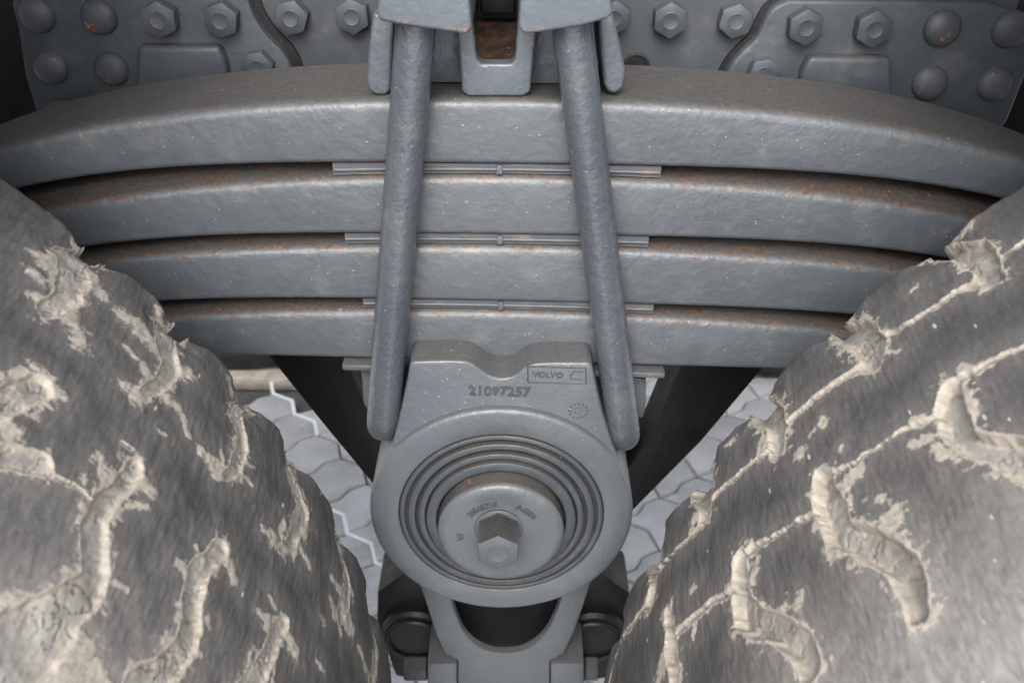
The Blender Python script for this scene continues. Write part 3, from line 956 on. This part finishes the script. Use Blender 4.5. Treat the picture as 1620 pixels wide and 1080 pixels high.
GROOVES = {
 'L': [
  (12, [(43.25, 12.4, 5.9), (44.14, 31.1, 7.4), (43.34, 47.9, 7.0), (43.04, 64.9, 5.8), (43.41, 88.4, 3.5)]),
  (12, [(36.39, 17.7, 5.3), (37.25, 24.1, 6.7), (36.83, 41.7, 6.3), (36.14, 53.1, 5.7), (36.25, 68.3, 4.1), (36.73, 88.2, 2.5)]),
  (10, [(30.09, 19.3, 4.1), (30.82, 33.8, 3.9), (30.01, 49.3, 3.7), (29.56, 56.2, 3.7), (29.75, 77.9, 3.9), (30.23, 89.7, 2.3)]),
  (10, [(24.3, 22.5, 4.6), (24.66, 33.0, 4.4), (23.81, 42.0, 4.3), (23.05, 49.8, 5.5), (23.2, 66.9, 4.7), (23.64, 84.7, 3.8)]),
  (10, [(16.79, 14.4, 4.9), (17.24, 27.4, 4.6), (16.52, 34.9, 4.6), (15.85, 45.5, 4.6), (16.03, 60.5, 5.0), (16.33, 77.4, 4.1)]),
  (10, [(9.58, 9.1, 5.5), (9.77, 19.2, 5.3), (9.07, 30.1, 5.2), (8.52, 40.7, 5.2), (9.11, 64.8, 4.1), (9.78, 82.2, 3.8)]),
  (13, [(35.51, 134.8, 3.7), (35.47, 144.9, 4.3), (35.85, 158.7, 4.4), (36.1, 173.6, 4.8), (35.56, 185.9, 5.9), (34.84, 199.1, 6.4), (34.71, 206.3, 6.6), (35.31, 224.3, 9.0), (36.01, 246.1, 13.5), (36.38, 259.9, 16.5)]),
  (13, [(28.86, 135.7, 4.2), (29.38, 148.8, 4.8), (29.73, 161.5, 4.9), (29.52, 174.1, 4.7), (29.07, 184.2, 5.0), (28.72, 196.4, 5.9), (29.36, 214.8, 6.4), (29.99, 231.9, 9.0)]),
  (12, [(22.53, 136.5, 4.3), (22.97, 146.5, 5.1), (23.12, 161.8, 5.2), (23.54, 179.0, 5.3), (24.19, 197.2, 5.7)]),
  (13, [(41.61, 135.2, 5.7), (42.08, 146.7, 5.8), (42.63, 161.6, 5.5), (43.02, 172.1, 6.0)]),
  (11, [(39.51, 171.4, 4.6), (40.43, 177.5, 5.1), (41.64, 185.0, 5.4)]),
  (5, [(39.41, 173.4, 1.8), (38.32, 170.9, 1.6), (37.36, 170.0, 1.8), (36.59, 173.8, 2.2)]),
  (3, [(36.73, 129.6, 0.6), (35.82, 128.0, 0.6)]),
 ],
 'R': [
  (12, [(135.29, -13.1, 3.8), (134.57, 11.2, 6.4), (133.49, 32.7, 7.2), (133.2, 48.8, 7.3), (133.41, 69.9, 4.8)]),
  (12, [(142.99, -17.0, 3.1), (141.56, 18.3, 6.8), (140.71, 39.0, 8.2), (140.44, 57.6, 6.8), (140.83, 69.5, 4.8)]),
  (12, [(150.67, -25.0, 6.0), (148.7, 20.8, 8.1), (147.76, 41.7, 6.9), (147.95, 54.5, 6.2), (148.36, 66.5, 5.0)]),
  (12, [(157.81, -26.3, 6.8), (155.89, 16.0, 10.9), (155.06, 40.2, 7.5), (155.31, 55.7, 5.4)]),
  (12, [(165.79, -33.9, 7.6), (163.19, 13.4, 11.8), (162.43, 37.6, 6.9), (162.95, 47.7, 6.0), (163.46, 54.3, 6.7)]),
  (10, [(176.57, -48.6, 6.6), (171.6, 11.8, 5.5), (170.96, 24.8, 5.5), (171.97, 31.3, 5.0), (173.35, 38.1, 4.4)]),
  (14, [(138.04, 123.8, 5.3), (138.5, 132.7, 6.9), (138.7, 145.9, 6.3), (138.69, 158.5, 5.4), (138.08, 166.6, 6.1), (137.35, 177.4, 7.2), (136.58, 191.6, 9.0)]),
  (14, [(145.97, 115.0, 4.9), (146.29, 126.8, 7.2), (146.05, 141.2, 6.8), (146.17, 156.6, 6.5), (145.27, 167.5, 6.2), (144.45, 182.1, 7.4), (143.89, 192.9, 6.5), (143.88, 206.8, 5.4), (144.25, 217.7, 5.1)]),
  (14, [(153.02, 113.1, 5.2), (153.3, 122.6, 6.0), (153.54, 134.3, 5.9), (153.52, 148.1, 7.4), (152.51, 162.6, 7.3), (151.27, 176.8, 6.4), (150.58, 190.5, 6.8), (150.46, 203.8, 6.5)]),
  (12, [(160.97, 86.2, 3.1), (160.66, 98.8, 4.8), (160.9, 109.4, 6.4), (160.91, 120.5, 6.2), (160.98, 135.9, 4.9)]),
  (4, [(133.41, 69.9, 2.8), (134.69, 63.6, 2.9), (135.49, 61.7, 1.9), (136.34, 60.6, 1.5), (137.69, 59.3, 1.5), (138.83, 57.3, 2.4), (139.98, 53.0, 3.2)]),
  (4, [(141.17, 65.3, 3.1), (142.57, 62.1, 2.3), (144.14, 58.4, 1.7), (145.5, 56.0, 1.7), (147.06, 54.5, 2.8)]),
  (4, [(148.5, 63.1, 2.8), (150.56, 57.1, 1.6), (152.03, 54.0, 2.0), (154.24, 50.0, 2.7)]),
  (4, [(155.62, 60.6, 3.0), (157.53, 55.1, 1.9), (159.04, 50.7, 2.0), (161.6, 43.1, 3.3)]),
  (4, [(163.69, 53.4, 3.0), (166.76, 45.4, 2.1), (170.08, 33.4, 3.1)]),
  (4, [(132.51, 58.7, 2.7), (131.84, 58.0, 2.5), (130.95, 57.8, 2.2)]),
  (3, [(133.98, 127.9, 1.7), (135.22, 126.0, 1.5), (136.02, 123.8, 1.5), (136.75, 123.1, 2.4), (137.73, 120.7, 3.6)]),
  (3, [(138.95, 133.1, 2.4), (139.63, 131.3, 2.5), (141.11, 125.6, 1.5), (142.4, 124.8, 1.1), (143.93, 124.3, 1.2), (145.0, 119.9, 2.8), (145.84, 116.7, 3.3)]),
  (3, [(146.7, 134.4, 2.4), (148.19, 127.9, 1.9), (149.75, 123.8, 1.1), (150.67, 120.6, 1.8), (151.75, 116.8, 3.2), (152.81, 114.5, 3.8)]),
  (3, [(153.63, 127.6, 3.2), (154.93, 124.1, 3.1), (156.41, 118.6, 2.0), (157.95, 115.1, 2.7), (160.01, 109.5, 3.4)]),
 ],
}
SPLASHES = {
 'L': [
  [(45.78, 50.2, 3.0), (43.93, 56.4, 4.7)],
  [(45.3, 69.6, 2.8), (44.61, 70.4, 2.8)],
  [(44.63, 84.1, 2.3), (43.51, 81.1, 3.5)],
  [(42.37, 78.4, 3.6), (41.42, 89.2, 4.7)],
  [(42.92, 29.4, 3.3), (42.37, 37.8, 3.2), (41.79, 46.0, 3.1)],
  [(44.53, 8.8, 2.9), (43.82, 16.1, 2.9)],
  [(40.67, 48.7, 0.9), (40.05, 49.7, 1.4)],
  [(44.46, 48.5, 3.5), (43.5, 61.7, 5.0)],
  [(39.88, 46.8, 3.7), (38.62, 46.7, 5.6), (37.33, 49.0, 5.7)],
  [(38.09, 95.5, 2.4), (37.09, 94.0, 4.1)],
  [(39.09, 67.4, 1.1), (38.18, 69.9, 1.5)],
  [(37.73, 69.6, 2.0), (37.03, 73.2, 2.6)],
  [(35.59, 49.6, 3.4), (34.59, 44.6, 2.2)],
  [(35.56, 77.7, 2.9), (34.75, 78.1, 2.2)],
  [(38.24, 10.8, 2.7), (37.41, 20.8, 3.1)],
  [(32.48, 92.0, 1.6), (30.81, 92.8, 3.7)],
  [(29.22, 79.2, 1.5), (28.22, 77.2, 1.3)],
  [(31.82, 12.1, 2.6), (31.3, 20.2, 2.6)],
  [(30.74, 86.6, 1.2), (31.11, 79.2, 1.0)],
  [(26.4, 96.6, 1.7), (25.49, 93.2, 2.0)],
  [(25.25, 96.2, 3.0), (24.16, 92.2, 3.7)],
  [(23.25, 84.7, 3.9), (23.03, 91.6, 1.4)],
  [(22.69, 76.3, 1.7), (21.36, 81.6, 1.5)],
  [(24.68, 75.2, 1.6), (24.66, 88.0, 2.1)],
  [(18.23, 63.2, 1.7), (16.91, 63.4, 2.4)],
  [(17.94, 82.4, 2.9), (17.09, 86.0, 3.9)],
  [(15.53, 71.7, 4.2), (14.79, 75.9, 3.6)],
  [(16.78, 85.4, 2.3), (16.2, 89.7, 1.6)],
  [(15.81, 74.6, 4.9), (15.3, 75.5, 4.2)],
  [(13.15, 76.8, 1.5), (11.29, 78.3, 2.0), (10.0, 81.4, 2.5)],
  [(37.22, 148.9, 2.4), (36.67, 153.7, 2.7)],
  [(36.27, 150.1, 2.8), (35.73, 144.0, 2.5)],
  [(35.31, 134.3, 2.6), (35.51, 139.6, 1.8)],
  [(34.72, 141.5, 1.8), (34.18, 140.6, 3.0)],
  [(34.89, 158.8, 1.2), (34.09, 151.2, 1.3)],
  [(33.86, 197.0, 0.8), (32.97, 196.1, 0.5)],
  [(37.52, 163.3, 1.6), (37.07, 167.5, 1.6)],
  [(42.72, 138.3, 2.6), (42.26, 134.4, 3.0)],
  [(41.31, 141.2, 2.0), (41.0, 143.0, 2.0)],
  [(40.78, 140.8, 1.2), (40.58, 141.2, 1.0)],
  [(42.28, 165.1, 3.6), (41.52, 168.6, 3.6), (41.45, 177.0, 4.5)],
  [(40.88, 133.8, 0.9), (40.24, 130.7, 0.5)],
  [(43.35, 143.3, 1.9), (43.06, 144.4, 1.3)],
  [(30.48, 147.3, 1.2), (29.71, 150.7, 1.4)],
  [(31.21, 165.4, 1.8), (30.06, 165.1, 3.7)],
  [(28.16, 138.8, 2.5), (27.36, 144.0, 1.9)],
  [(27.97, 177.4, 1.9), (27.71, 181.6, 0.7)],
  [(24.46, 130.8, 1.2), (23.61, 134.6, 1.2)],
  [(25.23, 146.9, 0.9), (23.85, 145.4, 1.4)],
  [(23.58, 147.0, 4.1), (22.85, 144.3, 3.7)],
  [(22.04, 139.3, 3.4), (20.95, 143.3, 2.2)],
  [(22.47, 136.1, 3.4), (21.89, 139.4, 3.4)],
  [(18.59, 130.9, 1.1), (17.67, 130.5, 0.8)],
  [(34.27, 78.7, 0.9), (33.37, 89.2, 0.9)],
  [(35.26, 103.9, 0.8), (34.7, 103.5, 0.6)],
  [(37.5, 237.9, 4.5), (36.01, 235.5, 7.5), (34.17, 237.2, 9.0), (32.3, 243.4, 9.0)],
  [(37.05, 249.9, 9.0), (35.0, 251.5, 10.5)],
  [(36.91, 176.5, 1.3), (36.52, 185.2, 0.9)],
  [(19.1, 104.8, 1.4), (18.52, 102.4, 1.5)],
 ],
 'R': [
  [(136.69, -18.4, 4.9), (135.69, -13.4, 3.3)],
  [(137.62, -14.3, 3.4), (136.53, -13.1, 2.4)],
  [(133.9, 6.4, 3.2), (132.45, 8.9, 2.3)],
  [(137.14, 35.0, 0.9), (136.67, 33.6, 1.2)],
  [(144.39, -19.2, 2.4), (143.45, -13.7, 3.7)],
  [(145.15, -21.0, 1.9), (144.11, -17.3, 1.9)],
  [(140.64, 25.5, 1.8), (139.75, 34.6, 1.2)],
  [(139.92, 66.9, 0.9), (139.28, 72.7, 0.8)],
  [(146.71, 30.6, 2.7), (147.24, 33.8, 2.7)],
  [(151.84, -14.3, 1.5), (151.3, -15.1, 3.0)],
  [(152.29, 17.0, 1.3), (151.41, 23.2, 1.8)],
  [(148.9, 50.7, 3.7), (149.6, 55.3, 2.1)],
  [(146.81, 86.1, 3.2), (147.16, 85.8, 1.8)],
  [(145.83, 80.4, 1.6), (145.46, 79.8, 1.1)],
  [(144.82, 81.0, 1.8), (144.81, 77.5, 1.4)],
  [(144.45, 108.3, 1.6), (144.3, 107.8, 1.2)],
  [(157.21, 10.1, 2.9), (159.37, -15.1, 2.8)],
  [(156.35, 47.5, 3.1), (156.81, 51.6, 2.2)],
  [(154.17, 25.7, 1.6), (153.57, 25.8, 1.3)],
  [(167.17, -21.6, 3.9), (168.41, -29.9, 1.8)],
  [(164.39, 51.6, 3.9), (165.14, 50.6, 2.0)],
  [(146.15, 118.8, 4.1), (147.05, 120.1, 2.1)],
  [(144.58, 131.3, 3.1), (143.71, 127.5, 2.7)],
  [(147.33, 138.9, 2.3), (146.84, 145.5, 3.4)],
  [(145.43, 141.3, 1.7), (145.0, 142.4, 1.7)],
  [(145.26, 134.5, 1.7), (144.92, 134.8, 1.7)],
  [(143.83, 131.7, 1.3), (144.12, 133.8, 1.1)],
  [(143.86, 168.9, 4.3), (143.32, 167.2, 4.0)],
  [(143.57, 153.9, 1.7), (143.39, 154.2, 1.7)],
  [(144.17, 149.9, 1.2), (144.07, 149.5, 1.1)],
  [(143.81, 196.5, 2.1), (143.93, 209.9, 3.3)],
  [(140.99, 137.7, 1.8), (140.02, 141.2, 1.7)],
  [(140.0, 127.6, 1.6), (140.43, 124.2, 1.1)],
  [(137.24, 118.4, 2.8), (136.53, 122.2, 2.1)],
  [(137.55, 141.1, 1.7), (137.88, 145.3, 1.3)],
  [(137.56, 133.6, 1.4), (137.21, 133.6, 1.4)],
  [(140.06, 150.3, 2.3), (139.65, 160.8, 2.6)],
  [(151.71, 123.3, 2.7), (152.34, 134.0, 3.1)],
  [(154.44, 123.1, 2.9), (153.39, 129.7, 4.6)],
  [(150.03, 171.7, 3.0), (149.43, 166.4, 1.5)],
  [(151.28, 172.0, 1.9), (150.89, 180.8, 1.8)],
  [(160.18, 83.4, 1.5), (160.24, 86.9, 1.8)],
  [(162.3, 116.9, 4.2), (163.08, 120.1, 3.0)],
  [(157.87, 95.8, 2.2), (157.56, 96.1, 1.4)],
  [(158.04, 118.6, 1.3), (158.37, 125.1, 0.8)],
  [(154.49, 153.5, 2.2), (154.06, 153.5, 1.7)],
  [(179.57, -59.5, 2.2), (180.88, -57.0, 1.6)],
 ],
}
# ================================================================== TYRES
_rng = np.random.default_rng(11)
_TAB = _rng.random((256, 256)).astype(np.float32)
def vnoise(x, y, seed=0):
    x = x + seed * 17.31; y = y + seed * 9.17
    xi = np.floor(x).astype(int); yi = np.floor(y).astype(int)
    fx = x - xi; fy = y - yi
    fx = fx * fx * (3 - 2 * fx); fy = fy * fy * (3 - 2 * fy)
    g = lambda a, b: _TAB[a & 255, b & 255]
    return (g(xi, yi) * (1 - fx) + g(xi + 1, yi) * fx) * (1 - fy) + (g(xi, yi + 1) * (1 - fx) + g(xi + 1, yi + 1) * fx) * fy
def fbm(x, y, seed=0, oc=4, gain=.55):
    a, s, t = 1.0, 0.0, 0.0
    for k in range(oc):
        s = s + a * vnoise(x, y, seed + k * 5); t += a
        x = x * 2.03; y = y * 2.03; a *= gain
    return s / t
def sstep(x): 
    x = np.clip(x, 0, 1)
    return x * x * (3 - 2 * x)
TW = .300
def crown(wv):
    wv = np.clip(wv, 0, TW)
    d = .010 * (1 - ((wv - .15) / .15) ** 2)
    a = np.clip((.010 - wv) / .010, 0, 1); d = d - .010 * (1 - np.sqrt(1 - a * a))
    b = np.clip((wv - .265) / .035, 0, 1); d = d - .035 * (1 - np.sqrt(np.maximum(1 - b * b, 0)))
    return d
YF = .5085
def capsules(S, W, pts, rad):
    """signed distance to a chain of tapered capsules, plus the radius there"""
    best = np.full(S.shape, 9.0); br = np.full(S.shape, .001)
    if len(pts) == 1:
        pts = [pts[0], (pts[0][0] + 1e-5, pts[0][1])]; rad = [rad[0], rad[0]]
    for (s0, w0), (s1, w1), r0_, r1_ in zip(pts, pts[1:], rad, rad[1:]):
        ds, dw = s1 - s0, w1 - w0
        t = np.clip(((S - s0) * ds + (W - w0) * dw) / (ds * ds + dw * dw + 1e-12), 0, 1)
        rr = r0_ + (r1_ - r0_) * t
        d = np.hypot(S - s0 - t * ds, W - w0 - t * dw) - rr
        m = d < best
        best = np.where(m, d, best); br = np.where(m, rr, br)
    return best, br

def tyre(side, cx, cz, R0, th0, th1, label):
    root = thing('truck_tyre', label, 'tyre', (cx, YF - TW / 2, cz), 'muddy truck tyres beside the spring')
    N, Mw = int((th1 - th0) * R0 * math.pi / 180 / .00062), 330
    th = np.linspace(th0, th1, N)
    wv = np.concatenate([np.linspace(0, .012, 14)[:-1], np.linspace(.012, TW, Mw - 13)])
    TH, W = np.meshgrid(th, wv, indexing='ij')
    S = np.radians(TH) * R0
    # ragged plan: warp coordinates a little so that groove edges are not ruler-straight
    wx = (fbm(S / .010, W / .010, 3) - .5) * .0052 + (fbm(S / .003, W / .003, 6) - .5) * .0004
    wy = (fbm(S / .010, W / .010, 4) - .5) * .0052 + (fbm(S / .003, W / .003, 7) - .5) * .0004
    S2, W2 = S + wx, W + wy
    rub = np.zeros_like(S); tmud = np.full_like(S, -1.0); floor = np.zeros_like(S); sag = np.zeros_like(S); smear = np.full_like(S, -2.0); dmin = np.full_like(S, 1.0)
    nz = .6 * fbm(S / .0100, W / .0048, 20, 5, .62) + .4 * fbm(S / .0035, W / .0100, 22, 4, .6)
    nf = fbm(S / .0022, W / .0030, 30, 3)
    strokes = [(d, st) for d, st in GROOVES[side]]
    for dep, st in strokes:
        pts = [(math.radians(a) * R0, b / 1000) for a, b, r in st if b > -30]
        rad = [r / 1000 * (1.18 if dep >= 9 else .80) for a, b, r in st if b > -30]
        if dep >= 9 and pts[0][1] < .045 and abs(pts[0][0] - pts[-1][0]) < .03:
            pts = [(pts[0][0] + (pts[0][0] - pts[1][0]) * .3, -.012)] + pts; rad = [rad[0] * 1.7] + rad
        D, rr = capsules(S2, W2, pts, rad)
        depth = dep / 1000 * (.95 + .55 * sstep((.05 - W) / .05))
        wall = np.minimum(.0034, rr * .60)
        k = sstep(-D / wall)
        rub = np.minimum(rub, -depth * k)
        if dep >= 9: sag = np.minimum(sag, SAG[side] * np.exp(-(np.maximum(D, 0) / .0090) ** 2) * sstep((.045 - W) / .045))
        # mud: concave fill in the groove; a rubbed, ragged film (colour and fine relief) on its shoulders
        lev = -depth * (1 - np.clip(FILL[side] * (1 - .95 * sstep((.030 - W) / .030)) + .35 * (fbm(S / .03, W / .03, 41) - .5), .05, .9))
        own = -depth * k
        m_ = .0007
        hm = .5 * (own + lev + np.sqrt((own - lev) ** 2 + m_ * m_))      # smooth maximum: flat floor with fillets
        lvl = np.where(D < 0, hm - own, 0)
        big = .0075 if dep >= 9 else .0028
        sm = .30 - np.maximum(D, 0) / big * .9 + 3.4 * (nz - .5) + .5 * (nf - .5)
        patch = np.ones_like(S) if dep >= 5 else np.clip((fbm(S / .02, W / .02, 47) - .36) * 7, -1, 1)
        sm = np.where(D < .0008, np.maximum(sm, .9 * patch), sm * np.where(sm > 0, patch, 1))
        smear = np.maximum(smear, np.clip(sm, -2, 1))
        t_ = np.where(D < -.0004, lvl + .0001, -1)
        if dep >= 5: tmud = np.maximum(tmud, t_)
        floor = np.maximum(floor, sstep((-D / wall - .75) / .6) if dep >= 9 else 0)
        dmin = np.minimum(dmin, D)
    for st in SPLASHES[side]:
        pts = [(math.radians(a) * R0, b / 1000) for a, b, r in st]
        rad = [max(r / 1000 * 1.3, .0013) for a, b, r in st]
        D, rr = capsules(S2, W2, pts, rad)
        sm = .62 * np.clip(-D / np.minimum(rr, .005), -2.5, 1) + 2.6 * (nz - .42) + .5 * (nf - .5)
        sm = np.where(D > .006, -2, sm)
        smear = np.maximum(smear, np.clip(sm, -2, 1))
        dmin = np.minimum(dmin, D)
    rub = rub + .00025 * sstep((smear + .2) / .8)
    # worn rubber: chipped, softly dished lugs
    rub = rub + np.where(rub < -.004, 0, sag) + (fbm(S / .05, W / .05, 50) - .5) * .0035 + (fbm(S / .006, W / .02, 52, 4) - .5) * .0014 + (fbm(S / .0018, W / .006, 54, 3) - .5) * .0006
    Rw = R0 + crown(W)
    def surf(h):
        r = Rw + h
        r[:, 0] -= .024      # the outer ends of the lugs turn down into the sidewall
        x = cx + r * np.cos(np.radians(TH)); z = cz + r * np.sin(np.radians(TH))
        y = YF - W - np.where(W < .004, (.004 - W) * 0, 0)
        return np.stack([x, y, z], -1).reshape(-1, 3)
    idx = np.arange(N * len(wv)).reshape(N, len(wv))
    F = np.stack([idx[:-1, :-1], idx[1:, :-1], idx[1:, 1:], idx[:-1, 1:]], -1).reshape(-1, 4)
    uv = np.stack([S.ravel(), W.ravel()], -1)
    dust = np.clip(1 - dmin / .020, 0, 1) * .24 + np.clip((W - .16) / .10, 0, 1) * DUST[side] + .10 + np.clip(1 - W / .007, 0, 1) * .55
    tread = grid_obj('tread', surf(rub), F, M['rubber'], root, uv, {'dust': np.clip(dust, 0, 1).ravel(), 'smear': smear.ravel()})
    # mud skin
    tm = tmud + (fbm(S / .004, W / .004, 60, 3) - .5) * .0011 * (tmud > 0) * (1 - .6 * floor)
    crk = np.abs(fbm(S / .012, W / .012, 66, 3) - .5)
    tm = tm - np.where((crk < .012) & (tmud > .0008), .0012, 0)
    vis = tm > 0
    h = rub + np.where(vis, tm, np.maximum(tm, -.0006))
    fv = vis.ravel()[F].any(1)
    Fm = F[fv]
    used, inv = np.unique(Fm.ravel(), return_inverse=True)
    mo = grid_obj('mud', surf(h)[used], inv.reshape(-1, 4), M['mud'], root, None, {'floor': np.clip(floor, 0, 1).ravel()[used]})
    tag(mo, 'dried tan mud caked in the grooves', kind='stuff')
    # rest of the tread (coarse) with the same lug rhythm, the two sidewalls, and the wheel
    n2 = 260
    t2 = np.linspace(th1, th0 + 360, n2)
    w2 = np.linspace(0, TW, 40)
    A, B = np.meshgrid(t2, w2, indexing='ij')
    pitch = PITCH_DEG[side]
    ph = ((A - th0) / pitch) % 1.0
    g1 = sstep(1 - np.abs(ph - .5) / .10) * sstep((.095 - B) / .01)
    g2 = sstep(1 - np.abs(((ph + .15) % 1) - .5) / .11) * sstep((B - .135) / .01)
    blend = np.clip(np.minimum(A - th1, th0 + 360 - A) / 1.5, 0, 1)
    rr = R0 + crown(B) - .012 * np.maximum(g1, g2) * blend
    low = sstep((-np.sin(np.radians(A)) - .2) / .8)
    rr = rr + low * max(0, cz - R0 - .010)
    X = np.stack([cx + rr * np.cos(np.radians(A)), YF - B, np.maximum(cz + rr * np.sin(np.radians(A)), -.004)], -1).reshape(-1, 3)
    ix = np.arange(n2 * 40).reshape(n2, 40)
    F2 = np.stack([ix[:-1, :-1], ix[1:, :-1], ix[1:, 1:], ix[:-1, 1:]], -1).reshape(-1, 4)
    grid_obj('lower_tread', X, F2, M['rubber'], root, np.stack([np.radians(A).ravel() * R0, B.ravel()], -1), {'dust': np.full(A.size, .35), 'smear': np.full(A.size, -2.0)})
    for nm, y0, sgn, Rs in (('sidewall', YF, 1, R0 + float(crown(np.array(0.)))), ('sidewall', YF - TW, -1, R0 + float(crown(np.array(TW))))):
        bm = bmesh.new()
        pr = [(Rs - (.022 if sgn > 0 else .001), y0 - sgn * .002)] + [(Rs - .026 - q * .21, y0 + sgn * (.002 + .018 * math.sin(math.pi * q))) for q in np.linspace(0, 1, 8)] + [(.29, y0 - sgn * .02)]
        lathe(bm, pr, (cx, cz), 120)
        for v in bm.verts: v.co.z = max(v.co.z, -.004)
        obj(nm, bm, M['tyre_side'], root, 60)
    bm = bmesh.new()
    lathe(bm, [(.292, YF - .02), (.275, YF - .03), (.265, YF - .15), (.20, YF - .17), (.11, YF - .19), (0, YF - .19)], (cx, cz), 64)
    lathe(bm, [(.292, YF - TW + .02), (.275, YF - TW + .03), (.265, YF - .15)], (cx, cz), 64)
    obj('wheel_rim', bm, M['dark_metal'], root, 40)
    return root
SAG = {'L': -.0072, 'R': -.0058}
FILL = {'L': .80, 'R': .46}
DUST = {'L': .45, 'R': .85}
PITCH_DEG = {'L': 6.7, 'R': 7.6}
tyre('L', -.6226, CAM_H - .6217, .5335, 1.0, 62.0, 'left truck tyre with tan mud in its grooves, close below the spring end')
tyre('R', .6194, CAM_H - .6359, .5467, 118.0, 186.0, 'right truck tyre with tan mud bands between long dark lugs')

# ------------------------------------------------------------------ far side wheels of the same truck
def far_tyre(cx, label):
    root = thing('rear_tyre', label, 'tyre', (cx, 1.90, .545), 'tyres on the far side of the truck')
    bm = bmesh.new()
    Rf = .541
    lathe(bm, [(.29, 1.75), (.38, 1.722), (.48, 1.725), (Rf - .012, 1.742), (Rf, 1.754), (Rf, 2.02), (Rf - .012, 2.032), (.48, 2.045), (.29, 2.02)], (cx, .541), 120)
    for v in bm.verts: v.co.z = max(v.co.z, 0)
    obj('tread', bm, M['tyre_side'], root, 50)
    bm = bmesh.new()
    lathe(bm, [(.29, 1.75), (.28, 1.76), (.27, 1.90), (.12, 1.93), (0, 1.93)], (cx, .541), 64)
    obj('wheel_rim', bm, M['dark_metal'], root, 40)
far_tyre(-.62, 'dark tyre on the far side of the truck, seen past the left tyre')
far_tyre(.62, 'dark tyre on the far side of the truck, behind the right tyre')

bpy.context.view_layer.update()
